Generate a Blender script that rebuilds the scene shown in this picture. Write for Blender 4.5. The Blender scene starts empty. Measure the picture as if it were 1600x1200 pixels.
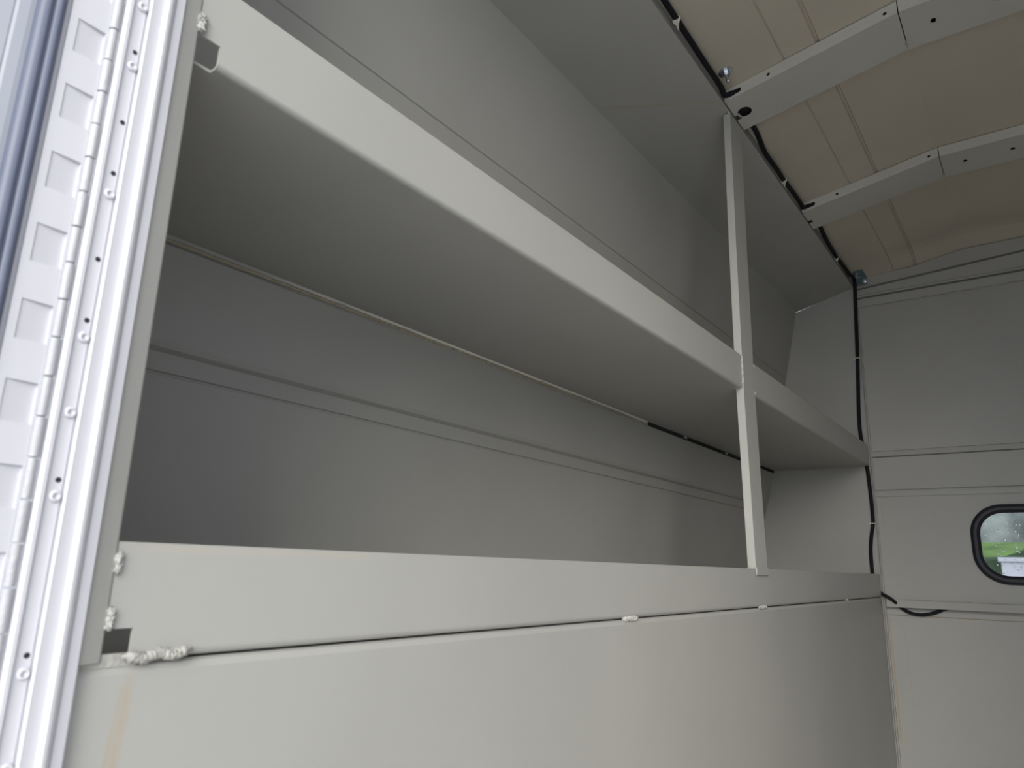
import bpy, bmesh, math, random
from mathutils import Vector, Matrix

C = bpy.context.scene
COL = C.collection
random.seed(7)
S = 0.6           # metres per survey unit (1 unit = camera to the shelf fronts)
ZC = 0.95         # camera height above the truck floor
FLOOR, GROUND = -1.58, -2.75


def U(x, y, z):
    return Vector((x * S, y * S, z * S + ZC))


# ------------------------------------------------------------------ camera
cam_d = bpy.data.cameras.new('camera')
cam = bpy.data.objects.new('camera', cam_d)
COL.objects.link(cam)
right = Vector((0.58865869, -0.80790808, 0.02766741))
down = Vector((0.21256725, 0.12167829, -0.9695409))
fwd = Vector((0.7799334, 0.57660986, 0.24336178))
m3 = Matrix((right, -down, -fwd)).transposed()
cam.matrix_world = Matrix.Translation(U(0, 0, 0)) @ m3.to_4x4()
cam_d.sensor_width = 36.0
cam_d.lens = 1134.5 / 1600 * 36.0
cam_d.clip_start = 0.02
cam_d.clip_end = 300
cam_d.dof.use_dof = True
cam_d.dof.focus_distance = 1.9
cam_d.dof.aperture_fstop = 9.0
C.camera = cam

# ------------------------------------------------------------------ overcast sky
w = bpy.data.worlds.new('overcast_sky')
C.world = w
w.use_nodes = True
nt = w.node_tree
nt.nodes.clear()
tc = nt.nodes.new('ShaderNodeTexCoord')
sep = nt.nodes.new('ShaderNodeSeparateXYZ')
rmp = nt.nodes.new('ShaderNodeValToRGB')
rmp.color_ramp.elements[0].position = 0.0
rmp.color_ramp.elements[0].color = (0.74, 0.79, 0.90, 1)
rmp.color_ramp.elements[1].position = 0.9
rmp.color_ramp.elements[1].color = (0.90, 0.94, 1.0, 1)
e = rmp.color_ramp.elements.new(0.25)
e.color = (0.80, 0.85, 0.95, 1)
nz = nt.nodes.new('ShaderNodeTexNoise')
nz.inputs['Scale'].default_value = 2.2
nz.inputs['Detail'].default_value = 4
mxr = nt.nodes.new('ShaderNodeMapRange')
mxr.inputs['To Min'].default_value = 0.9
mxr.inputs['To Max'].default_value = 1.1
mul = nt.nodes.new('ShaderNodeVectorMath')
mul.operation = 'SCALE'
bg = nt.nodes.new('ShaderNodeBackground')
bg.inputs['Strength'].default_value = 2.25
out = nt.nodes.new('ShaderNodeOutputWorld')
L = nt.links.new
L(tc.outputs['Generated'], sep.inputs[0])
L(sep.outputs['Z'], rmp.inputs[0])
L(tc.outputs['Generated'], nz.inputs['Vector'])
L(nz.outputs[0], mxr.inputs['Value'])
L(rmp.outputs[0], mul.inputs[0])
L(mxr.outputs[0], mul.inputs['Scale'])
L(mul.outputs[0], bg.inputs['Color'])
L(bg.outputs[0], out.inputs[0])

# sun behind thick cloud: very soft light that falls in through the rear opening
sun_d = bpy.data.lights.new('veiled_sun', 'SUN')
sun_d.energy = 3.3
sun_d.angle = math.radians(42)
sun_d.color = (1.0, 0.965, 0.89)
sun = bpy.data.objects.new('veiled_sun', sun_d)
COL.objects.link(sun)
sun_dir = Vector((0.85, 0.44, -0.35))      # direction the light travels
sun.rotation_euler = sun_dir.to_track_quat('-Z', 'Y').to_euler()

C.view_settings.view_transform = 'Standard'
C.view_settings.look = 'None'
C.view_settings.gamma = 1
C.view_settings.use_curve_mapping = False
C.view_settings.exposure = 0.0


# ------------------------------------------------------------------ materials
def mat(name, col, rough=0.45, metal=0.0, var=0.04, bump=0.0, bscale=300.0, spec=0.5, coat=0.0, nscale=3.0):
    m = bpy.data.materials.new(name)
    m.use_nodes = True
    t = m.node_tree
    b = t.nodes['Principled BSDF']
    b.inputs['Roughness'].default_value = rough
    b.inputs['Metallic'].default_value = metal
    b.inputs['Specular IOR Level'].default_value = spec
    b.inputs['Coat Weight'].default_value = coat
    b.inputs['Coat Roughness'].default_value = 0.2
    g = t.nodes.new('ShaderNodeNewGeometry')
    n = t.nodes.new('ShaderNodeTexNoise')
    n.inputs['Scale'].default_value = nscale
    n.inputs['Detail'].default_value = 5
    t.links.new(g.outputs['Position'], n.inputs['Vector'])
    r = t.nodes.new('ShaderNodeValToRGB')
    r.color_ramp.elements[0].position = 0.3
    r.color_ramp.elements[1].position = 0.7
    r.color_ramp.elements[0].color = tuple(c * (1 - var) for c in col) + (1,)
    r.color_ramp.elements[1].color = tuple(min(1, c * (1 + var)) for c in col) + (1,)
    t.links.new(n.outputs[0], r.inputs[0])
    t.links.new(r.outputs[0], b.inputs['Base Color'])
    if bump:
        n2 = t.nodes.new('ShaderNodeTexNoise')
        n2.inputs['Scale'].default_value = bscale
        n2.inputs['Detail'].default_value = 2
        t.links.new(g.outputs['Position'], n2.inputs['Vector'])
        bp = t.nodes.new('ShaderNodeBump')
        bp.inputs['Strength'].default_value = bump
        bp.inputs['Distance'].default_value = 0.002
        t.links.new(n2.outputs[0], bp.inputs['Height'])
        t.links.new(bp.outputs[0], b.inputs['Normal'])
    return m


def add_stain(m, strokes, col, amount=0.5):
    """Rust / dirt marks: each stroke is a segment ((u,v),(u,v),width0,width1) in the plane given by axes."""
    t = m.node_tree
    b = t.nodes['Principled BSDF']
    src = b.inputs['Base Color'].links[0].from_socket
    g = t.nodes.new('ShaderNodeNewGeometry')
    sp = t.nodes.new('ShaderNodeSeparateXYZ')
    nzz = t.nodes.new('ShaderNodeTexNoise')
    nzz.inputs['Scale'].default_value = 60
    nzz.inputs['Detail'].default_value = 4
    t.links.new(g.outputs['Position'], nzz.inputs['Vector'])
    t.links.new(g.outputs['Position'], sp.inputs[0])

    def M(op, a, c=None, clamp=False):
        nd = t.nodes.new('ShaderNodeMath')
        nd.operation = op
        nd.use_clamp = clamp
        for i, v in enumerate((a, c)):
            if v is None:
                continue
            if isinstance(v, (int, float)):
                nd.inputs[i].default_value = v
            else:
                t.links.new(v, nd.inputs[i])
        return nd.outputs[0]
    for (ax, ay, a, c, wd, am) in strokes:
        A, B = sp.outputs[ax], sp.outputs[ay]
        dx, dy = c[0] - a[0], c[1] - a[1]
        ll = math.hypot(dx, dy)
        ux, uy = dx / ll, dy / ll
        px = M('SUBTRACT', A, a[0])
        py = M('SUBTRACT', B, a[1])
        s = M('ADD', M('MULTIPLY', px, ux), M('MULTIPLY', py, uy))
        d = M('ABSOLUTE', M('ADD', M('MULTIPLY', px, -uy), M('MULTIPLY', py, ux)))
        wob = M('MULTIPLY', M('SUBTRACT', nzz.outputs[0], 0.5), wd * 1.2)
        k1 = M('SUBTRACT', 1.0, M('DIVIDE', M('ADD', d, wob), wd), True)
        k2 = M('MULTIPLY', M('MULTIPLY', s, 60.0, True), M('MULTIPLY', M('SUBTRACT', ll, s), 20.0, True))
        f = M('MULTIPLY', M('MULTIPLY', k1, k2), am, True)
        mx = t.nodes.new('ShaderNodeMix')
        mx.data_type = 'RGBA'
        t.links.new(f, mx.inputs['Factor'])
        t.links.new(src, mx.inputs[6])
        mx.inputs[7].default_value = col + (1,)
        src = mx.outputs[2]
    t.links.new(src, b.inputs['Base Color'])


GREY = (0.41, 0.404, 0.376)
M_PAINT = mat('grey_white_gloss_paint', GREY, 0.42, bump=0.05, bscale=500)
M_SHELF = mat('shelf_grey_paint', GREY, 0.42, bump=0.05, bscale=500)
M_PANEL = mat('cabinet_grey_paint', GREY, 0.40, bump=0.05, bscale=500)
M_SOFF = mat('soffit_grey_paint', GREY, 0.45, bump=0.05, bscale=500)
M_BULK = mat('bulkhead_grey_paint', GREY, 0.45, bump=0.05, bscale=500)
M_OUT = mat('skylit_frame_paint', (0.61, 0.605, 0.635), 0.38, var=0.02, bump=0.04, bscale=250)  # frame paint with the bluish skylight put into its colour
M_KNUC = mat('hinge_barrel_paint', (0.43, 0.43, 0.45), 0.4, var=0.08, bump=0.3, bscale=220)
M_ROOF = mat('roof_skin_paint', (0.60, 0.545, 0.445), 0.55, var=0.05)
M_BOW = mat('roof_bow_paint', (0.57, 0.555, 0.50), 0.5)
M_DARK = mat('painted_shade_black', (0.02, 0.02, 0.025), 0.9)  # near-black standing for the shade in gaps and holes
M_LOOM = mat('black_cable_loom', (0.012, 0.012, 0.016), 0.75, bump=0.4, bscale=400, spec=0.25)
M_RUB = mat('black_rubber', (0.012, 0.013, 0.02), 0.5)
M_SHADE = mat('bow_cavity_shade', (0.035, 0.033, 0.032), 0.8)  # painted shade for the bow cavities
M_BORD = mat('grey_glass_border', (0.27, 0.285, 0.32), 0.45)
M_RUBD = mat('blue_black_door_rubber', (0.10, 0.115, 0.165), 0.38)
M_CLIP = mat('pale_plastic_clip', (0.75, 0.73, 0.64), 0.5)
M_ZINC = mat('zinc_plated_steel', (0.62, 0.66, 0.70), 0.28, metal=1.0, var=0.15, nscale=80)
M_WELD = mat('painted_weld_bead', (0.43, 0.42, 0.39), 0.45, bump=0.35, bscale=160)
M_SEAL = mat('dried_sealant', (0.42, 0.41, 0.37), 0.6, var=0.12, bump=0.6, bscale=220, nscale=60)
M_TAN = mat('tan_lit_edge', (0.42, 0.37, 0.28), 0.7, var=0.2, nscale=40)  # tan tone painting the lit rear edge of the shelf
M_FLOOR = mat('truck_bed_floor', (0.58, 0.54, 0.47), 0.5, var=0.1)
M_ASPH = mat('wet_asphalt', (0.40, 0.41, 0.43), 0.4, var=0.2, bump=0.4, bscale=60)
M_GRASS = mat('grass_bank', (0.12, 0.22, 0.05), 0.9, var=0.4, nscale=1.2)
M_HEDGE = mat('dark_hedge', (0.03, 0.06, 0.025), 0.9, var=0.5, nscale=3)
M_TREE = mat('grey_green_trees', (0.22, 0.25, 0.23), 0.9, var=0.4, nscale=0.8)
M_CONC = mat('pale_concrete', (0.55, 0.57, 0.62), 0.7, var=0.1)

add_stain(M_PANEL, [
    (0, 2, (0.529 * S, -0.142 * S + ZC), (0.505 * S, -0.60 * S + ZC), 0.0065, 0.40),
    (0, 2, (0.520 * S, -0.160 * S + ZC), (0.492 * S, -0.50 * S + ZC), 0.0022, 0.35)], (0.42, 0.30, 0.17))
add_stain(M_SHELF, [
    (0, 2, (0.50 * S, 0.010 * S + ZC), (1.0 * S, 0.010 * S + ZC), 0.004, 0.18)], (0.55, 0.44, 0.28))
add_stain(M_SOFF, [
    (0, 1, (2.95 * S, 0.99 * S), (2.50 * S, 1.45 * S), 0.006, 0.55),
    (0, 1, (4.26 * S, 0.99 * S), (3.90 * S, 1.45 * S), 0.006, 0.35)], (0.42, 0.33, 0.19))
add_stain(M_BULK, [
    (1, 2, (0.972 * S, -0.255 * S + ZC), (0.968 * S, -1.1 * S + ZC), 0.006, 0.7),
    (1, 2, (0.96 * S, -0.251 * S + ZC), (0.2 * S, -0.251 * S + ZC), 0.003, 0.7),
    (1, 2, (0.89 * S, -0.28 * S + ZC), (0.875 * S, -0.95 * S + ZC), 0.002, 0.45),
    (1, 2, (0.955 * S, 0.52 * S + ZC), (0.95 * S, 0.33 * S + ZC), 0.003, 0.5)], (0.40, 0.30, 0.18))


def glass_mat(name, tint, rough, ior=1.3):
    m = bpy.data.materials.new(name)
    m.use_nodes = True
    b = m.node_tree.nodes['Principled BSDF']
    b.inputs['Base Color'].default_value = tint + (1,)
    b.inputs['Roughness'].default_value = rough
    b.inputs['Transmission Weight'].default_value = 1.0
    b.inputs['IOR'].default_value = ior
    n = m.node_tree.nodes.new('ShaderNodeTexNoise')
    n.inputs['Scale'].default_value = 90
    g = m.node_tree.nodes.new('ShaderNodeNewGeometry')
    m.node_tree.links.new(g.outputs['Position'], n.inputs['Vector'])
    bp = m.node_tree.nodes.new('ShaderNodeBump')
    bp.inputs['Strength'].default_value = 0.04
    bp.inputs['Distance'].default_value = 0.002
    m.node_tree.links.new(n.outputs[0], bp.inputs['Height'])
    m.node_tree.links.new(bp.outputs[0], b.inputs['Normal'])
    return m


M_GLASS = glass_mat('wet_window_glass', (0.42, 0.44, 0.46), 0.08, 1.05)
M_DGLASS = glass_mat('tinted_door_glass', (0.29, 0.295, 0.305), 0.04, 1.1)
M_WATER = glass_mat('rain_water', (1, 1, 1), 0.02, 1.33)


# ------------------------------------------------------------------ mesh builder
class MB:
    """Collects geometry in survey units, builds ONE mesh object."""

    def __init__(self):
        self.v, self.f = [], []

    def add(self, vs, fs):
        o = len(self.v)
        self.v += [tuple(p) for p in vs]
        self.f += [tuple(i + o for i in f) for f in fs]
        return self

    def box(self, x0, x1, y0, y1, z0, z1):
        vs = [(x, y, z) for x in (x0, x1) for y in (y0, y1) for z in (z0, z1)]
        return self.add(vs, [(0, 1, 3, 2), (4, 6, 7, 5), (0, 4, 5, 1), (2, 3, 7, 6), (0, 2, 6, 4), (1, 5, 7, 3)])

    def prism(self, pts, axis, a, b):
        """closed 2-D polygon extruded along axis ('x': pts=(y,z), 'y': (x,z), 'z': (x,y))"""
        def P(p, t):
            return {'x': (t, p[0], p[1]), 'y': (p[0], t, p[1]), 'z': (p[0], p[1], t)}[axis]
        n = len(pts)
        vs = [P(p, a) for p in pts] + [P(p, b) for p in pts]
        fs = [(i, (i + 1) % n, (i + 1) % n + n, i + n) for i in range(n)]
        fs += [tuple(range(n))[::-1], tuple(range(n, 2 * n))]
        return self.add(vs, fs)

    def plate(self, outer, holes, fn, t):
        """flat plate with holes; fn(u,v,d)->xyz, thickness t along d"""
        bm = bmesh.new()
        loops = [outer] + list(holes)
        edges = []
        for lp in loops:
            vv = [bm.verts.new((p[0], p[1], 0)) for p in lp]
            edges += [bm.edges.new((vv[i], vv[(i + 1) % len(vv)])) for i in range(len(vv))]
        bmesh.ops.triangle_fill(bm, use_beauty=True, use_dissolve=False, edges=edges)
        bm.verts.index_update()
        base = [(v.co.x, v.co.y) for v in bm.verts]
        tris = [[v.index for v in f.verts] for f in bm.faces]
        bnd = [(ed.verts[0].index, ed.verts[1].index) for ed in bm.edges if len(ed.link_faces) == 1]
        bm.free()
        n = len(base)
        vs = [fn(u, v, 0) for u, v in base] + [fn(u, v, t) for u, v in base]
        fs = [tuple(f) for f in tris] + [tuple(i + n for i in reversed(f)) for f in tris]
        fs += [(a, b, b + n, a + n) for a, b in bnd]
        return self.add(vs, fs)

    def tube(self, pts, r, seg=12, smooth=6):
        P = [Vector(p) for p in pts]
        if smooth > 1:
            Q = []
            for i in range(len(P) - 1):
                p0, p1, p2, p3 = P[max(i - 1, 0)], P[i], P[i + 1], P[min(i + 2, len(P) - 1)]
                for k in range(smooth):
                    t = k / smooth
                    Q.append(0.5 * ((2 * p1) + (p2 - p0) * t + (2 * p0 - 5 * p1 + 4 * p2 - p3) * t * t
                                    + (3 * p1 - p0 - 3 * p2 + p3) * t ** 3))
            Q.append(P[-1])
            P = Q
        n = len(P)
        up = Vector((0.13, 0.2, 0.97))
        vs = []
        for i in range(n):
            d = (P[min(i + 1, n - 1)] - P[max(i - 1, 0)]).normalized()
            a = up - d * up.dot(d)
            if a.length < 1e-4:
                a = Vector((1, 0, 0)) - d * d.x
            a.normalize()
            up = a
            b = d.cross(a)
            rr = r(i / (n - 1)) if callable(r) else r
            vs += [P[i] + rr * (math.cos(2 * math.pi * k / seg) * a + math.sin(2 * math.pi * k / seg) * b)
                   for k in range(seg)]
        fs = [(i * seg + k, i * seg + (k + 1) % seg, (i + 1) * seg + (k + 1) % seg, (i + 1) * seg + k)
              for i in range(n - 1) for k in range(seg)]
        fs += [tuple(range(seg))[::-1], tuple(range((n - 1) * seg, n * seg))]
        return self.add(vs, fs)

    def lathe(self, prof, o, axis, seg=20):
        """prof: (radius, height) along axis from o"""
        o, d = Vector(o), Vector(axis).normalized()
        a = d.orthogonal().normalized()
        b = d.cross(a)
        vs = []
        for r, h in prof:
            vs += [o + d * h + r * (math.cos(2 * math.pi * k / seg) * a + math.sin(2 * math.pi * k / seg) * b)
                   for k in range(seg)]
        n = len(prof)
        fs = [(i * seg + k, i * seg + (k + 1) % seg, (i + 1) * seg + (k + 1) % seg, (i + 1) * seg + k)
              for i in range(n - 1) for k in range(seg)]
        fs += [tuple(range(seg))[::-1], tuple(range((n - 1) * seg, n * seg))]
        return self.add(vs, fs)

    def loft(self, rows):
        n = len(rows[0])
        vs = [p for r in rows for p in r]
        fs = [(i * n + k, i * n + k + 1, (i + 1) * n + k + 1, (i + 1) * n + k)
              for i in range(len(rows) - 1) for k in range(n - 1)]
        return self.add(vs, fs)

    def lump(self, pts, r, jit, seed=1, seg=10):
        """irregular weld / sealant bead along pts"""
        rnd = random.Random(seed)
        o = len(self.v)
        self.tube(pts, lambda t: r * (0.25 + 0.75 * min(1, min(t, 1 - t) * 8)) , seg, 5)
        for i in range(o, len(self.v)):
            x, y, z = self.v[i]
            self.v[i] = (x + rnd.uniform(-jit, jit), y + rnd.uniform(-jit, jit) * 0.6, z + rnd.uniform(-jit, jit))
        return self

    def build(self, name, material, parent=None, smooth=False, bevel=0.0, seg=2, **props):
        me = bpy.data.meshes.new(name)
        me.from_pydata([U(*p) for p in self.v], [], self.f)
        bm = bmesh.new()
        bm.from_mesh(me)
        bmesh.ops.recalc_face_normals(bm, faces=bm.faces)
        bm.to_mesh(me)
        bm.free()
        if smooth:
            for p in me.polygons:
                p.use_smooth = True
        me.materials.append(material)
        o = bpy.data.objects.new(name, me)
        COL.objects.link(o)
        if bevel:
            bv = o.modifiers.new('bevel', 'BEVEL')
            bv.width = bevel
            bv.segments = seg
            bv.limit_method = 'ANGLE'
            bv.angle_limit = math.radians(40)
        if parent is not None:
            o.parent = parent
            pw = Matrix.Translation(parent.location) if parent.parent is None else \
                Matrix.Translation(parent.get('_w', (0, 0, 0)))
            o.matrix_parent_inverse = pw.inverted()
        for k, v in props.items():
            o[k] = v
        return o


def thing(name, loc, label, cat, group=None):
    o = bpy.data.objects.new(name, None)
    o.empty_display_size = 0.05
    COL.objects.link(o)
    o.location = U(*loc)
    o['label'] = label
    o['category'] = cat
    if group:
        o['group'] = group
    return o


def tag(o, label, cat, group=None):
    o['label'] = label
    o['category'] = cat
    if group:
        o['group'] = group
    return o


def circ(cx, cy, rx, ry=None, n=20):
    ry = ry or rx
    return [(cx + rx * math.cos(2 * math.pi * k / n), cy + ry * math.sin(2 * math.pi * k / n)) for k in range(n)]


def rrect(x0, x1, y0, y1, r, n=10):
    pts = []
    for cx, cy, a0 in ((x1 - r, y1 - r, 0), (x0 + r, y1 - r, 90), (x0 + r, y0 + r, 180), (x1 - r, y0 + r, 270)):
        for k in range(n + 1):
            a = math.radians(a0 + 90 * k / n)
            pts.append((cx + r * math.cos(a), cy + r * math.sin(a)))
    return pts


XE = 5.72                       # inside face of the front bulkhead
XR = 0.46                       # rear frame
YR = -1.16                      # fronts of the shelves on the far side


def yb(z):                      # back wall leans in towards the top
    return 1.432 + 0.208 * (2.011 - z)


def roof_z(y):
    a = abs(y + 0.08)
    return 2.195 + 0.187 * (1 - y) if y > 0.27 else (2.3315 if a <= 0.35 else 2.195 + 0.187 * (1.16 + y))


# ------------------------------------------------------------------ structure
MB().box(0.40, XE, -1.9, 1.9, FLOOR - 0.06, FLOOR).build('floor', M_FLOOR, kind='structure')

# left back wall: leaning sheet, with a fine seam above the shelf and one below the strip
prof = []
zs = [FLOOR, 0.440, 0.443, 0.447, 0.450, 1.479, 1.482, 1.486, 1.489, 2.012]
off = [0, 0, 0.006, 0.006, 0, 0, 0.004, 0.004, 0, 0]
prof = [(yb(z) + o, z) for z, o in zip(zs, off)]
back = [(y + 0.03, z) for y, z in reversed([(yb(zs[0]), zs[0]), (yb(zs[-1]), zs[-1])])]
MB().prism(prof + back, 'x', 0.47, XE).build('wall_left', M_PAINT, kind='structure')

# upper strip of the back wall, under the shelf (its lower edge is joggled outwards)
st = [(yb(0.746) - 0.022, 0.746), (yb(0.517) - 0.022, 0.517), (yb(0.503) - 0.017, 0.503), (yb(0.497) - 0.0005, 0.495),
      (yb(0.746) - 0.0005, 0.746)]
o = MB().prism(st, 'x', 0.475, 5.64).build('wall_strip', M_PAINT, bevel=0.0012)
tag(o, 'long flat grey strip along the back wall just under the upper shelf', 'wall strip')

# the mirrored far side (never in view from here, but it closes the body)
pr = [(YR, FLOOR), (YR, -0.13), (-2.03, -0.13), (-1.59, 2.011), (YR, 2.13), (YR, 2.16), (-1.65, 2.05), (-2.09, -0.16),
      (YR - 0.03, -0.16), (YR - 0.03, FLOOR)]
MB().prism(pr, 'x', 0.47, XE).build('wall_right', M_PAINT, kind='structure')

# soffit
o = MB().prism([(1.0, 2.130), (1.4345, 2.013), (1.4345, 2.035), (1.012, 2.150), (1.012, 2.21), (1.0, 2.21)][:4] +
               [(1.004, 2.150)], 'x', 0.47, 5.699).build('soffit_panel', M_SOFF, bevel=0.001)
tag(o, 'sloping grey soffit panel above the upper shelf, edged by the cable', 'soffit panel')
o = MB().box(0.47, 5.699, 1.006, 1.02, 2.147, 2.215).build('trim_1', M_PAINT, kind='structure')

# roof skin, with lengthwise swages
ys = [1.05, 0.722, 0.719, 0.716, 0.713, 0.583, 0.576, 0.570, 0.563, 0.26, 0.2, 0.05, -0.08, -0.21, -0.36, -0.42, -0.723,
      -0.730, -0.736, -0.743, -1.21]
dz = [0, 0, 0.006, 0.006, 0, 0, 0.012, 0.012, 0, 0, 0, 0, 0, 0, 0, 0, 0, 0.012, 0.012, 0, 0]
rows = []
for x, dip in ((0.36, 0), (2.0, 0), (5.45, 0), (5.50, 0.003), (5.55, 0.010), (5.60, 0.022), (5.65, 0.036), (5.70, 0.050), (5.745, 0.062)):
    rows.append([(x, y, roof_z(y) + d - dip * min(1, max(0, (1.02 - abs(y + 0.08)) * 3))) for y, d in zip(ys, dz)])
o = MB().loft(rows).build('ceiling', M_ROOF, smooth=False, kind='structure')
sol = o.modifiers.new('thick', 'SOLIDIFY')
sol.thickness = 0.012
sol.offset = 1
sol.use_even_offset = True

# bulkhead at the front
b = MB()
win = rrect(-0.565, 0.405, 0.005, 0.445, 0.16)
b.plate([(-2.05, -0.215), (0.983, -0.215), (0.983, 0.549), (-2.05, 0.549)], [win],
        lambda u, v, d: (XE + d, u, v), 0.03)
b.prism([(XE, 0.549), (XE - 0.010, 0.549), (XE - 0.010, 0.584), (XE + 0.010, 0.587), (XE + 0.010, 0.594), (XE, 0.598),
         (XE, 0.826), (XE + 0.010, 0.829), (XE - 0.014, 0.834), (XE - 0.010, 0.868), (XE, 0.874), (XE, 1.99),
         (XE + 0.03, 1.99), (XE + 0.03, 0.549)], 'y', -2.05, 0.983)
b.prism([(XE + 0.002, FLOOR), (XE + 0.002, -0.250), (XE - 0.006, -0.246), (XE - 0.006, -0.215), (XE + 0.03, -0.215),
         (XE + 0.03, FLOOR)], 'y', -2.05, 0.983)
b.build('wall_front', M_BULK, kind='structure')

# corner trim on the bulkhead
b = MB()
b.prism([(XE, 0.983), (5.700, 0.983), (5.700, 0.989), (5.712, 0.990), (5.712, 0.995), (5.694, 0.996), (5.694, 1.002),
         (XE + 0.02, 1.002), (XE + 0.02, 0.983)], 'z', FLOOR, 2.16)
b.box(5.7005, XE + 0.03, 0.975, 1.07, 2.12, 2.26)  # plug added to block light leaking in at the roof corner
b.build('trim_2', M_BULK, kind='structure', bevel=0.0008)

# ridged header where roof and bulkhead meet
b = MB()


def hz(y):                       # gentle arch of the middle ridge
    return 0.066 * max(0.0, 1.0 - abs(y + 0.08) / 1.06)


def roof_edge(y):
    return roof_z(y) - 0.055 * min(1, max(0, (1.02 - abs(y + 0.08)) * 3)) + 0.01


yy = [0.985, 0.9, 0.8, 0.7, 0.6, 0.5, 0.4, 0.3, 0.2, 0.05, -0.08, -0.3, -0.6, -0.9, -1.14]
rows = []
rnd = random.Random(3)
for y in yy:
    h = hz(y)
    z0 = 1.973 + rnd.uniform(-0.003, 0.003)
    e1 = max(roof_edge(y) - 0.013, 2.139 + h)
    rows.append([(XE + 0.005, y, z0 - 0.002), (XE - 0.012, y, z0), (XE - 0.016, y, 2.030), (XE + 0.012, y, 2.034), (XE + 0.012, y, 2.044),
                 (XE - 0.022, y, 2.046), (XE - 0.022, y, 2.060), (XE - 0.012, y, 2.068), (XE - 0.012, y, 2.106 + h), (XE + 0.010, y, 2.108 + h),
                 (XE + 0.010, y, 2.116 + h), (XE - 0.026, y, 2.118 + h), (XE - 0.024, y, 2.135 + h),
                 (XE - 0.020, y, e1), (XE + 0.012, y, e1 + 0.002), (XE + 0.014, y, e1 + 0.10)])
b.loft(rows)
o = b.build('trim_3', M_BULK, kind='structure')
MB().lump([(XE - 0.012, 0.93 - 0.06 * i, 1.972 + 0.002 * math.sin(i * 2.1)) for i in range(22)], 0.0045, 0.0025, 5, 7).build(
    'trim_4', M_SEAL, kind='structure')

# side cabinet end panel
b = MB()
b.prism([(1.002, FLOOR), (1.002, 2.132), (yb(2.011), 2.014), (yb(FLOOR), FLOOR)], 'x', 5.700, 5.716)
o = b.build('end_panel', M_PAINT)
tag(o, 'upright grey end panel closing the shelves beside the bulkhead', 'end panel')

# rear ends of the side bodies and header over the rear opening
b = MB()
b.prism([(1.004, FLOOR), (1.004, 2.15), (1.43, 2.04), (2.18, FLOOR)], 'x', 0.455, 0.472)
b.prism([(YR, FLOOR), (YR, 2.15), (-1.59, 2.04), (-2.25, FLOOR)], 'x', 0.455, 0.472)
b.prism([(1.004, 2.15), (1.004, 2.14), (YR, 2.14), (YR, 2.15), (-0.42, 2.31), (0.26, 2.31)], 'x', 0.455, 0.472)
b.build('wall_back', M_OUT, kind='structure')

# ------------------------------------------------------------------ lower cabinet panel
b = MB()
b.prism([(1.0, FLOOR), (1.0, -0.150), (1.004, -0.141), (1.010, -0.1375), (1.03, -0.1375), (1.03, -0.145), (1.012, -0.146),
         (1.006, -0.152), (1.006, FLOOR)], 'x', 0.462, 5.70)
o = b.build('cabinet_panel', M_PANEL, smooth=False)
tag(o, 'plain grey sheet-metal panel below the lower shelf, with a rust streak', 'cabinet panel')


# ------------------------------------------------------------------ shelves
PX0, PX1 = 3.028, 3.180          # the post's edges


def shelf(name, zt, zb, label, notch, x0, x1, bend):
    t = thing(name, (3.0, 1.3, zb), label, 'shelf')
    # tray plate
    yr = yb(zb) - 0.024
    b = MB()
    for xa, xb, ya in ((x0, PX0 - 0.011, 1.0 + bend + 0.01), (PX0 - 0.011, PX1 - 0.009, 1.032), (PX1 - 0.009, x1, 1.0 + bend + 0.01)):
        if name == 'lower_shelf':
            ya = 1.0 + bend + 0.01
        b.box(xa, xb, ya, yr, zb, zb + 0.005)
    b.build('shelf_plate', M_SHELF, t)
    # upturned lip: a sheet with the rounded bend at its foot, notched at the rear end
    n0, n1, nz = notch
    b = MB()
    sec = [(1.0, zt), (1.0, zb + bend)]
    for k in range(1, 7):
        a = math.radians(15 * k)
        sec.append((1.0 + bend * (1 - math.cos(a)), zb + bend * (1 - math.sin(a))))
    sec += [(1.0 + bend + 0.01, zb), (1.0 + bend + 0.01, zb + 0.005), (1.0 + bend, zb + 0.005)]
    for k in range(5, -1, -1):
        a = math.radians(15 * k)
        rr = bend - 0.005
        sec.append((1.005 + rr * (1 - math.cos(a)), zb + 0.005 + rr * (1 - math.sin(a))))
    sec += [(1.005, zt), (1.0035, zt + 0.0012), (1.0015, zt + 0.0012)]
    if name == 'upper_shelf':
        b.prism(sec, 'x', n1, PX0 - 0.011)
        b.prism(sec, 'x', PX1 - 0.009, x1)
    else:
        b.prism(sec, 'x', n1, x1)
    b.box(n0, n1, 1.0, 1.005, nz, zt + 0.0012)
    b.build('shelf_lip', M_SHELF, t)
    return t


up = shelf('upper_shelf', 0.917, 0.768, 'upper grey metal shelf with a tall pale front lip, passing behind the post',
           (0.488, 0.527, 0.808), 0.475, 5.700, 0.011)
lo = shelf('lower_shelf', 0.0165, -0.134, 'lower grey metal shelf whose front lip meets the cabinet panel at a dark seam',
           (0.488, 0.524, -0.093), 0.475, 5.700, 0.012)
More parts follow.
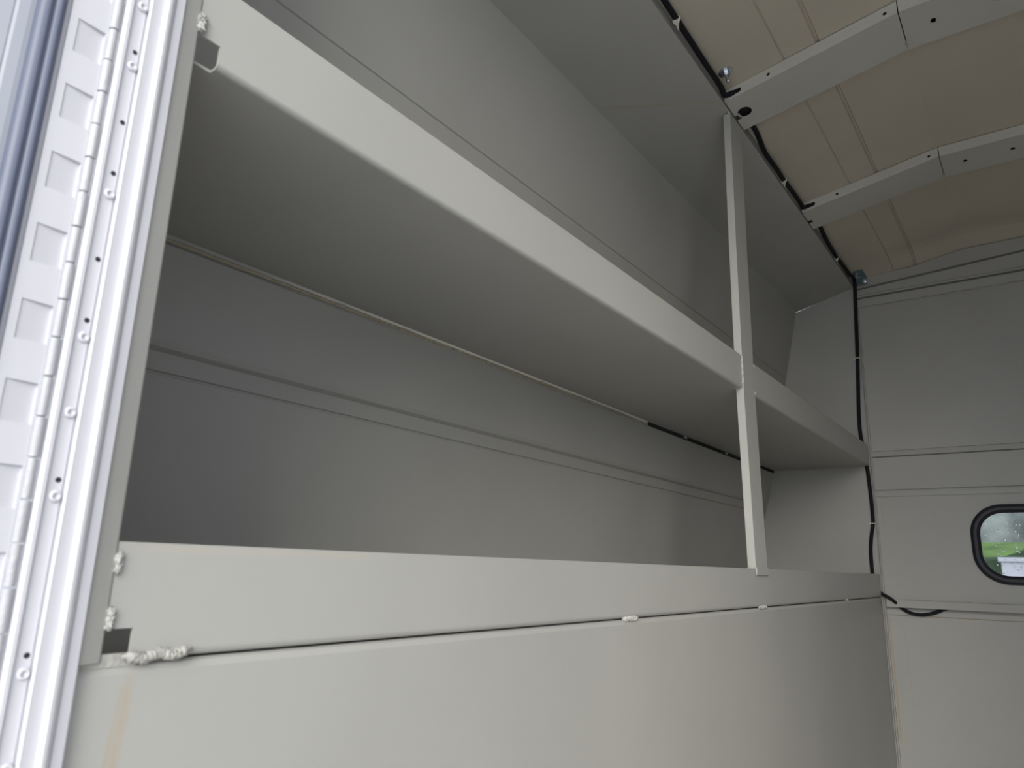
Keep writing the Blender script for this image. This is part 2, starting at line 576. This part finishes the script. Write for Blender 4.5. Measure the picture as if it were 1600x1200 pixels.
# the shelf's rear edge: tan bead painted as its lit part towards the rear, dark strip painted as shade with tack welds towards the front
MB().lump([(0.48 + 0.116 * i, yb(0.752) - 0.021, 0.756) for i in range(27)], 0.0055, 0.0012, 9, 7).build('lit_edge_bead', M_TAN, up)
MB().box(3.49, 5.66, yb(0.752) - 0.027, yb(0.752) - 0.0205, 0.7475, 0.7665).build('gap_shade_strip', M_DARK, up, label='dark strip painting the shade in the gap along the rear edge')
for i, x in enumerate((3.95, 4.62)):
    MB().lump([(x + 0.01 * k, yb(0.752) - 0.028, 0.757) for k in range(5)], 0.006, 0.002, i, 7).build('tack_weld', M_WELD, up)
for i, (x, z) in enumerate(((1.36, 0.757), (2.46, 0.757), (2.9, 0.757))):
    MB().lump([(x + 0.008 * k, yb(0.752) - 0.026, z) for k in range(4)], 0.005, 0.002, i + 4, 7).build('tack_weld', M_WELD, up)
# weld at the rear end of the upper lip
MB().lump([(0.490, 0.998, 0.845 - 0.0075 * k + 0.002 * math.sin(k * 3)) for k in range(6)], 0.007, 0.003, 21, 8).build('weld_bead', M_WELD, up)
# welds of the lower lip
MB().lump([(0.490, 0.998, 0.004 - 0.007 * k) for k in range(5)], 0.005, 0.0025, 22, 8).build('weld_bead', M_WELD, lo)
MB().lump([(0.490, 0.998, -0.066 - 0.007 * k) for k in range(5)], 0.005, 0.0025, 23, 8).build('weld_bead', M_WELD, lo)
pts = [(0.512 + 0.0052 * k, 0.997, -0.131 + 0.0022 * math.sin(k * 0.75 + 0.6) + 0.004 * k / 20) for k in range(20)]
MB().lump(pts, 0.0072, 0.0012, 24, 12).build('weld_bead', M_SEAL, lo, smooth=True, label='thick wavy sealant lump at the rear end of the seam')
for i, (x0, x1) in enumerate(((1.905, 2.0), (3.08, 3.19), (4.62, 4.67))):
    n = 9
    MB().lump([(x0 + (x1 - x0) * k / (n - 1), 1.002, -0.1345 - 0.0007 * (k % 2)) for k in range(n)], 0.0062, 0.0022, 30 + i, 8).build(
        'tack_weld', M_WELD, lo)

MB().box(0.4570, 0.535, 1.0025, 1.012, -0.141, -0.1245).build('seam_filler', M_SEAL, lo)

# ------------------------------------------------------------------ post
post = thing('shelf_post', (3.1, 1.0, -0.01), 'upright grey channel post tying both shelves to the soffit', 'post')
b = MB()
sec = [(PX0, 0.996), (PX1, 0.996), (PX1, 1.03), (PX1 - 0.008, 1.03), (PX1 - 0.008, 1.004), (PX0 + 0.008, 1.004), (PX0 + 0.008, 1.03),
       (PX0, 1.03)]
rows = []
for zz_, dx in ((0.020, 0.030), (0.45, 0.008), (0.80, -0.010), (1.45, -0.010), (2.1175, 0.0)):
    rows.append([(px + dx, py, zz_) for px, py in sec + sec[:1]])
b.loft(rows)
b.build('post_channel', M_SHELF, post, bevel=0.0016)
MB().box(PX0 + 0.030, PX1 + 0.031, 0.9925, 0.9985, -0.008, 0.024).build('post_foot', M_SHELF, post, bevel=0.0006)
MB().lump([(PX0 - 0.012, 0.996, 0.770 + 0.0145 * k) for k in range(11)], 0.0042, 0.0016, 41, 7).build('weld_bead', M_WELD, post)
MB().lump([(PX1 - 0.007, 0.997, 0.770 + 0.008 * k) for k in range(3)], 0.0035, 0.0015, 42, 7).build('weld_bead', M_WELD, post)
MB().lump([(PX1 - 0.007, 0.997, 0.895 + 0.008 * k) for k in range(3)], 0.0035, 0.0015, 43, 7).build('weld_bead', M_WELD, post)
MB().lump([(PX0 + 0.026 + 0.001 * k, 1.03 - 0.006 * k, 0.020) for k in range(7)], 0.005, 0.002, 44, 7).build('weld_bead', M_WELD, post)
MB().lump([(PX0 + 0.029, 0.994, 0.018 - 0.005 * k) for k in range(5)], 0.0042, 0.0015, 45, 7).build('weld_bead', M_WELD, post)
MB().lump([(PX0 - 0.006 + 0.006 * k, 1.0 + 0.002 * k, 2.122) for k in range(6)], 0.006, 0.0025, 46, 7).build('weld_bead', M_WELD, post)


# ------------------------------------------------------------------ roof bows
def bow(x0, x1, label, big_hole):
    t = thing('roof_bow', ((x0 + x1) / 2, -0.08, 2.27), label, 'roof bow', 'roof bows')
    yk = 0.255
    H = 0.0565
    sl = (2.270 - 2.135) / (1.0 - yk)

    def section(name, ya, yb_, za, zb_, holes_bot, holes_fl, notch):
        b = MB()
        s = (zb_ - za) / (yb_ - ya)

        def zz(y):
            return za + s * (y - ya)
        outl = [(x0, ya), (x1, ya), (x1, yb_), (x0, yb_)]
        if notch:
            outl = [(x0, ya), (x0 + 0.135, ya), (x0 + 0.135, ya - 0.022), (x0 + 0.180, ya - 0.022), (x0 + 0.180, ya), (x1, ya), (x1, yb_), (x0, yb_)]
        b.plate(outl, holes_bot, lambda u, v, d: (u, v, zz(v) + d), 0.006)
        b.plate([(ya, 0.006), (ya, H), (yb_, H), (yb_, 0.006)], holes_fl, lambda u, v, d: (x0 + d, u, zz(u) + v), 0.006)
        b.plate([(ya, 0.006), (ya, H), (yb_, H), (yb_, 0.006)], [], lambda u, v, d: (x1 - 0.006 + d, u, zz(u) + v), 0.006)
        o = b.build(name, M_BOW, t)
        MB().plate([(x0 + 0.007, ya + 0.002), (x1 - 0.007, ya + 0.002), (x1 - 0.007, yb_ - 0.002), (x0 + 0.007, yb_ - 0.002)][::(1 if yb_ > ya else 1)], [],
                   lambda u, v, d: (u, v, zz(v) + 0.040 + d), 0.003).build('cavity_shade_plate', M_SHADE, t, label='dark plate painting the shade inside the bow, seen through its holes')  # near-black plate added as the shade of the bow cavity
        return o
    hb = []
    if big_hole:
        hb = [circ((x0 + x1) / 2 + 0.005, 0.950, 0.040, 0.033)]
    slot = rrect(0.918, 0.975, 0.014, 0.040, 0.012, 6)
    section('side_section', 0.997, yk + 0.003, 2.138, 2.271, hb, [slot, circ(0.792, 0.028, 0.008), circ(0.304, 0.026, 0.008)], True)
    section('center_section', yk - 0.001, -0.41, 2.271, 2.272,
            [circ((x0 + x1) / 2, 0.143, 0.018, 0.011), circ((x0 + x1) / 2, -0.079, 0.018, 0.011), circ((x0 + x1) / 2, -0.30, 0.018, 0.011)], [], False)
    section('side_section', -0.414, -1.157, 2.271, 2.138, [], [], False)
    MB().lump([((x0 + 0.02 + (x1 - x0 - 0.04) * (0.82 + 0.04 * k)), yk + 0.001, 2.270) for k in range(4)], 0.005, 0.002, 50, 7).build('weld_bead', M_WELD, t)
    MB().lump([(x0 + 0.002, 0.99 - 0.004 * k, 2.137) for k in range(4)], 0.006, 0.002, 51, 7).build('weld_bead', M_WELD, t)
    return t


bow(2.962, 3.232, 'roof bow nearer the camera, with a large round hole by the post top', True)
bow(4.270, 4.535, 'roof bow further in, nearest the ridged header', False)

# ------------------------------------------------------------------ wiring along the ledge
cable = thing('wiring_loom', (2.3, 0.985, 2.17), 'black wiring loom clipped along the soffit edge and down the end panel', 'cable')
R_C = 0.0125
YC = 0.980
segs = [
    [(0.6, 1.0, 2.18), (1.6, 1.0, 2.178), (2.10, YC, 2.178), (2.255, YC, 2.176), (2.376, YC, 2.171), (2.526, YC, 2.166), (2.70, YC, 2.160),
     (2.86, YC, 2.158), (2.935, 0.988, 2.160), (2.952, 0.975, 2.163), (2.962, 0.955, 2.170), (3.00, 0.93, 2.175)],
    [(3.20, 0.955, 2.176), (3.26, 0.965, 2.172), (3.374, 0.975, 2.185), (3.522, 0.985, 2.160), (3.70, YC, 2.152), (3.84, YC, 2.148), (4.05, YC, 2.155),
     (4.20, YC, 2.157), (4.248, 0.985, 2.160), (4.262, 0.968, 2.167), (4.275, 0.945, 2.174), (4.31, 0.92, 2.178)],
    [(4.50, 0.955, 2.178), (4.57, 0.968, 2.180), (4.72, 0.980, 2.178), (4.90, YC, 2.155), (5.08, YC, 2.146), (5.30, YC, 2.155), (5.50, 0.985, 2.170),
     (5.63, 0.984, 2.190), (5.675, 0.985, 2.165), (5.684, 0.990, 2.08), (5.684, 1.000, 1.871), (5.684, 1.014, 1.571), (5.684, 1.026, 1.376),
     (5.684, 1.042, 1.089), (5.684, 1.036, 0.930), (5.684, 1.022, 0.80), (5.684, 1.016, 0.735), (5.684, 1.010, 0.55), (5.684, 1.010, 0.42), (5.684, 1.012, 0.362),
     (5.684, 1.034, 0.25), (5.684, 1.044, 0.15), (5.684, 1.044, 0.0), (5.684, 1.035, -0.06)]]
for s_ in segs:
    MB().tube(s_, R_C if s_ is not segs[2] else (lambda t: 0.0135 - 0.0015 * t), 12, 5).build('loom_run', M_LOOM, cable, smooth=True)
o = MB().tube([(5.684, 1.015, -0.085), (5.684, 1.0, -0.110), (5.672, 0.982, -0.121), (5.655, 0.960, -0.130), (5.655, 0.93, -0.150), (5.69, 0.894, -0.192), (5.695, 0.84, -0.228), (5.695, 0.765, -0.238),
              (5.695, 0.69, -0.220), (5.695, 0.62, -0.190), (5.695, 0.52, -0.172)], 0.011, 12, 5).build('cable', M_LOOM, smooth=True)
tag(o, 'black cable looping down below the bulkhead rail', 'cable')


M_TEAL = mat('dull_zinc_bracket', (0.20, 0.27, 0.29), 0.38, metal=0.7, var=0.3, nscale=60)


def clip(x, y, z, d, label):
    """plastic strap round the loom with a bow-tie shaped base tab; d = loom direction"""
    t = thing('cable_clip', (x, y, z), label, 'cable clip', 'pale plastic cable clips')
    d = Vector(d).normalized()
    n = 18
    a = Vector((0, 0, 1)) - d * d.z
    if a.length < 0.1:
        a = Vector((1, 0, 0))
    a.normalize()
    bb = d.cross(a)
    ring = [Vector((x, y, z)) + 0.0145 * (math.cos(2 * math.pi * k / n) * a + math.sin(2 * math.pi * k / n) * bb) for k in range(n + 1)]
    MB().tube(ring, 0.0032, 8, 1).build('strap', M_CLIP, t, smooth=True)
    return t, d


def clip_h(x, y, z, label):
    t, d = clip(x, y, z, (1, 0, 0), label)
    p = [(x - 0.030, 0.030), (x - 0.010, 0.012), (x - 0.006, 0.0), (x + 0.010, 0.0), (x + 0.012, 0.012), (x + 0.034, 0.030), (x + 0.022, 0.032), (x, 0.026), (x - 0.018, 0.033)]
    MB().plate(p, [], lambda u, v, dd: (u, y - 0.012 + v * 0.55, z - 0.004 - v * 0.85 + dd), 0.004).build('base_tab', M_CLIP, t)


clip_h(2.376, YC, 2.171, 'pale cable clip near the top of the photo, before the first roof bow')
clip_h(3.842, YC, 2.148, 'pale cable clip on the loom between the two roof bows')
clip_h(5.08, YC, 2.146, 'pale cable clip on the loom just before the corner bracket')


def clip_v(y, z, label):
    t, d = clip(5.684, y, z, (0, 0, 1), label)
    MB().box(5.690, 5.700, y - 0.005, y + 0.030, z - 0.006, z + 0.006).build('base_tab', M_CLIP, t, bevel=0.001)


clip_v(1.014, 1.571, 'tiny pale clip on the upright loom above the upper shelf')
clip_v(1.012, 0.362, 'tiny pale clip on the upright loom below the upper shelf')

# stud with big washer through the roof
zb0 = roof_z(0.945)
bolt = thing('roof_bolt', (2.842, 0.945, zb0), 'shiny bolt with a wide washer through the roof near the first bow', 'bolt')
ax = Vector((0.0, -0.18, -1)).normalized()
MB().lathe([(0.0, 0.0), (0.033, 0.0), (0.033, 0.004), (0.012, 0.006), (0, 0.006)], (2.842, 0.945, zb0), ax, 28).build('washer', M_ZINC, bolt)
MB().lathe([(0.0, 0.005), (0.0160, 0.005), (0.0160, 0.022), (0.014, 0.024), (0, 0.024)], (2.842, 0.945, zb0), ax, 6).build('nut', M_ZINC, bolt)
MB().lathe([(0.0, 0.02), (0.0085, 0.02), (0.0085, 0.056), (0.0060, 0.060), (0, 0.060)], (2.842, 0.945, zb0), ax, 14).build('stud', M_ZINC, bolt)

# zinc corner bracket where loom turns down
br = thing('corner_bracket', (5.63, 0.93, 2.2), 'zinc-plated bracket with two small bolts in the far roof corner', 'bracket')
b = MB()
b.box(5.540, 5.68, 0.900, 0.972, 2.196, 2.202)
b.box(5.672, 5.68, 0.900, 0.972, 2.130, 2.202)
b.build('bracket_plate', M_TEAL, br, bevel=0.001)
for (x, y, z, a) in ((5.575, 0.95, 2.196, (0, 0, -1)), (5.674, 0.915, 2.160, (-1, 0, 0))):
    h = MB().lathe([(0, 0), (0.017, 0), (0.017, 0.003), (0.011, 0.003), (0.011, 0.014), (0.006, 0.015), (0.006, 0.030), (0, 0.031)], (x, y, z), a, 12)
    h.build('bolt', M_ZINC, br)

# ------------------------------------------------------------------ bulkhead rail and window
rail = thing('bulkhead_rail', (5.68, -0.1, -0.17), 'narrow grey ledge rail across the bulkhead under the window', 'rail')
MB().prism([(5.673, -0.148), (5.660, -0.194), (5.662, -0.197), (5.667, -0.197), (5.678, -0.154), (XE - 0.007, -0.154), (XE - 0.007, -0.148)], 'y', -1.15, 0.972).build('rail_channel', M_BULK, rail, bevel=0.0008)
for y in (0.845, 0.72, 0.49, 0.12):
    MB().lathe([(0, 0), (0.007, 0), (0.005, 0.006), (0, 0.007)], (5.692, y, -0.148), (0, 0, 1), 10).build('screw', M_SEAL, rail)

wn = bpy.data.objects.new('window_1', None)
COL.objects.link(wn)
wn.location = U(XE, -0.08, 0.22)
wn['kind'] = 'structure'
b = MB()
ro, ri = rrect(-0.598, 0.438, -0.028, 0.478, 0.19, 14), rrect(-0.544, 0.384, 0.026, 0.424, 0.14, 14)
mid1, mid2 = rrect(-0.580, 0.420, -0.010, 0.460, 0.175, 14), rrect(-0.562, 0.402, 0.008, 0.442, 0.158, 14)
n = len(ro)
rings = [(ro, XE - 0.001), (ro, XE - 0.012), (mid1, XE - 0.020), (mid1, XE - 0.014), (mid2, XE - 0.014), (mid2, XE - 0.020), (ri, XE - 0.008), (ri, XE + 0.012)]
vs = [(x, p[0], p[1]) for lp, x in rings for p in lp]
fs = [(i * n + k, i * n + (k + 1) % n, (i + 1) * n + (k + 1) % n, (i + 1) * n + k) for i in range(len(rings) - 1) for k in range(n)]
b.add(vs, fs)
b.build('window_gasket', M_RUB, wn, label='black rubber window gasket')
MB().plate(rrect(-0.548, 0.388, 0.022, 0.428, 0.144, 14), [], lambda u, v, d: (XE + 0.004 + d, u, v), 0.008).build('pane', M_GLASS, wn)
# rain on the outside of the pane
b = MB()
rnd = random.Random(11)
for i in range(420):
    y, z = rnd.uniform(-0.53, 0.375), rnd.uniform(0.035, 0.415)
    r = rnd.choice((0.002, 0.0026, 0.0034, 0.0045, 0.006))
    b.lathe([(0, 0), (r, 0), (r * 0.85, r * 0.45), (r * 0.45, r * 0.75), (0, r * 0.82)], (XE + 0.0122, y, z), (1, 0, 0), 8)
o = b.build('raindrops', M_WATER, smooth=True, kind='stuff')
tag(o, 'raindrops beading on the bulkhead window pane', 'raindrops')

# ------------------------------------------------------------------ rear door frame (near, left edge of the photo)
def A(az, y):
    return (y / math.tan(math.radians(az)), y)


ZT, ZB = 2.12, FLOOR
fr = thing('door_frame', (0.42, 1.0, FLOOR), 'white rear door frame with screws, rounded lip and grey inner flange', 'door frame')
sec = [A(65.25, 0.9995), A(65.25, 0.985), A(65.55, 0.9845), A(65.85, 0.984), A(66.0, 0.9795), A(66.15, 0.9775), A(66.35, 0.977), A(66.5, 0.979), A(66.68, 0.985),
       A(67.1, 0.9845), A(67.35, 0.984), A(67.52, 0.9835), A(67.64, 0.985), A(67.70, 0.988), A(67.76, 0.995), A(67.83, 0.995), A(67.88, 0.9925), A(68.70, 0.9925), A(68.78, 0.9880),
       A(69.0, 0.988), A(69.25, 0.9905), A(69.38, 0.996), A(69.42, 1.012), A(69.42, 1.03), (0.455, 1.03), (0.462, 0.9985)]
MB().prism(sec, 'z', ZB, ZT).build('frame_rail', M_OUT, fr)
MB().prism([(0.4545, 0.9885), (0.4845, 0.9975), (0.4875, 0.9992), (0.4875, 1.004), (0.4545, 1.004)], 'z', -0.134, 2.128).build('inner_flange', M_PAINT, fr, bevel=0.0008)
rho = 0.9925 / math.sin(math.radians(68.2))
sx, sy = A(68.17, 0.9925)
for zt in (0.64, 0.546, 0.45, 0.355, 0.257, 0.163, 0.064, -0.033, -0.129, 0.735, -0.225):
    if abs(zt) in (0.546, 0.355, 0.033):
        continue
    z = zt * rho
    s = MB().lathe([(0, 0), (0.0075, 0), (0.0078, 0.0012), (0.006, 0.0035), (0.0038, 0.0042), (0.0030, 0.0022), (0.0, 0.0020)], (sx, sy, z), (0, -1, 0), 18)
    so = s.build('screw', M_OUT, fr, smooth=True)
for zt in (0.663, 0.48, 0.279, 0.083, -0.11, 0.555, 0.36):
    z = zt * rho
    MB().lathe([(0, 0), (0.0035, 0), (0.0035, 0.0004), (0, 0.0004)], (sx + 0.0005, sy, z), (0, -1, 0), 14).build('hole_shade_disc', M_DARK, fr, label='small dark disc painting the shade in a screw hole')  # flat disc, its dark colour stands for the shade in a hole

# piano hinge
hg = thing('piano_hinge', (0.35, 1.0, FLOOR), 'white continuous hinge with square recesses between door and frame', 'hinge')
kx, ky = A(69.77, 0.9965)
rk = 0.0066
pitch = 0.1023
z0h = 0.676
k = -14
while z0h - pitch / 2 * k > ZB + 0.06:
    zt = z0h - pitch / 2 * k
    if zt < ZT - 0.02:
        rr = rk if k % 2 == 0 else rk * 0.93
        MB().lathe([(0, 0), (rr - 0.0008, 0), (rr, 0.0008), (rr, pitch / 2 - 0.0022), (rr - 0.0008, pitch / 2 - 0.0014), (0, pitch / 2 - 0.0014)],
                   (kx, ky, zt - pitch / 2), (0, 0, 1), 16).build('knuckle', M_KNUC, hg, smooth=False)
    k += 1
lx1, lx0 = A(70.22, 1.0)[0], A(72.68, 1.0)[0]
hx1, hx0 = A(70.30, 1.0)[0], A(72.17, 1.0)[0]
holes = []
for k in range(-13, 23):
    zt = 0.7155 - pitch * k
    if ZB + 0.1 < zt - 0.0518 and zt < ZT - 0.03:
        holes.append((zt - 0.0515, zt))
b = MB()
LZ0, LZ1 = ZB + 0.03, ZT - 0.01
b.box(lx0, hx0, 0.9968, 1.0025, LZ0, LZ1)
b.box(hx1, lx1, 0.9968, 1.0025, LZ0, LZ1)
cuts = sorted(holes)
zz0 = LZ0
for h0, h1 in cuts:
    b.box(hx0, hx1, 0.9968, 1.0025, zz0, h0)
    zz0 = h1
b.box(hx0, hx1, 0.9968, 1.0025, zz0, LZ1)
b.prism([(lx0 + 0.001, 1.0045), (hx0, 0.9982), (hx1, 1.0018), (lx1 - 0.001, 1.0015), (lx1 - 0.001, 1.0045)], 'z', LZ0, LZ1)
b.build('hinge_leaf', M_OUT, hg)

# open rear door, with a window in a thick rubber gasket
dr = bpy.data.objects.new('door_1', None)
COL.objects.link(dr)
dr.location = U(-0.2, 1.03, FLOOR)
dr['kind'] = 'structure'
dx1, dx0 = lx1 - 0.001, -0.85
gx1 = A(73.02, 1.0)[0]
b = MB()
wo = rrect(-0.70, gx1 - 0.012, -0.30, 1.85, 0.10, 8)
b.plate([(dx0, ZB + 0.02), (dx1, ZB + 0.02), (dx1, ZT), (dx0, ZT)], [wo], lambda u, v, d: (u, 1.005 + d, v), 0.05)
b.build('door_panel', M_OUT, dr, bevel=0.0008)
b = MB()
wid = gx1 - A(74.55, 0.99)[0]
rings = []
for inset, y in ((0.0, 1.004), (0.0005, 0.996), (0.004, 0.9915), (0.009, 0.9915), (0.0125, 0.994), (0.0145, 0.9955), (0.0175, 0.9925), (0.021, 0.9925),
                 (wid * 0.9, 0.995), (wid, 1.003), (wid + 0.001, 1.012)):
    rings.append((rrect(-0.72 + inset, gx1 - inset, -0.32 + inset, 1.87 - inset, 0.115 - inset * 0.8, 8), y))
n = len(rings[0][0])
b.add([(p[0], y, p[1]) for lp, y in rings for p in lp],
      [(i * n + q, i * n + (q + 1) % n, (i + 1) * n + (q + 1) % n, (i + 1) * n + q) for i in range(len(rings) - 1) for q in range(n)])
b.build('window_gasket', M_RUBD, dr, smooth=True, label='thick dark blue-grey rubber window gasket')
g2 = gx1 - 1.012 / math.tan(math.radians(75.95))
ri = [(rrect(-0.72 + q, gx1 - q, -0.32 + q, 1.87 - q, 0.115 - q * 0.8, 8), y) for q, y in
      ((wid - 0.004, 1.006), (wid + 0.006, 1.0065), (g2 - 0.003, 1.0095), (g2, 1.012), (g2, 1.020))]
b = MB()
b.add([(p[0], y, p[1]) for lp, y in ri for p in lp],
      [(i * n + q, i * n + (q + 1) % n, (i + 1) * n + (q + 1) % n, (i + 1) * n + q) for i in range(len(ri) - 1) for q in range(n)])
b.build('glass_border', M_BORD, dr, label='pale grey border between gasket and glass')
MB().plate(rrect(-0.70, gx1 - 0.020, -0.30, 1.85, 0.1, 8), [], lambda u, v, d: (u, 1.016 + d, v), 0.008).build('door_glass', M_DGLASS, dr)

# ------------------------------------------------------------------ outdoors
MB().box(-120, 160, -120, 120, GROUND - 0.1, GROUND).build('ground', M_ASPH, kind='structure')


def blob(name, c, r, material, seed, label, cat, group=None):
    bm = bmesh.new()
    bmesh.ops.create_icosphere(bm, subdivisions=4, radius=1)
    rnd = random.Random(seed)
    from mathutils import noise
    o3 = Vector((seed * 3.1, seed * 1.7, 0))
    vs = []
    for v in bm.verts:
        k = 1 + 0.22 * noise.noise(v.co * 2 + o3) + 0.12 * noise.noise(v.co * 6 + o3) + 0.08 * noise.noise(v.co * 14 + o3)
        p = v.co * k
        vs.append((c[0] + p.x * r[0], c[1] + p.y * r[1], max(c[2] + p.z * r[2], GROUND)))
    fs = [tuple(v.index for v in f.verts) for f in bm.faces]
    bm.free()
    o = MB().add(vs, fs).build(name, material, smooth=True)
    return tag(o, label, cat, group)


# grass bank, hedge, low pale wall and trees seen through the bulkhead window
b = MB()
b.prism([(44, GROUND), (47, 1.0), (52, 2.15), (58, 2.3), (58, GROUND)], 'y', -30, 30)
o = b.build('grass_bank', M_GRASS)
tag(o, 'bright green grass bank seen through the bulkhead window', 'grass bank')
blob('hedge', (26, -4.0, -1.2), (2.6, 9.0, 2.15), M_HEDGE, 3, 'dark green hedge seen through the window in front of the grass', 'hedge')
o = MB().box(15, 15.6, -4.0, 0.76, GROUND, 0.30).box(14.95, 15.7, -4.05, 0.80, 0.305, 0.375).build('low_wall', M_CONC)
tag(o, 'pale grey block wall low in the window view, with a dark line', 'wall')
for i, (y, rr, zz_) in enumerate(((10, 8, 1.5), (0, 7, 0.8), (-9, 8, 1.6), (-20, 9, 2))):
    blob('tree', (88 + 14 * (i % 2), y, zz_), (5, rr, 9.5), M_TREE, 20 + i,
         ['hazy grey-green tree left in the window view', 'hazy tree behind the middle of the grass bank', 'hazy tree right of the middle one in the window',
          'hazy tree at the far right of the window view'][i], 'tree', 'trees beyond the window')
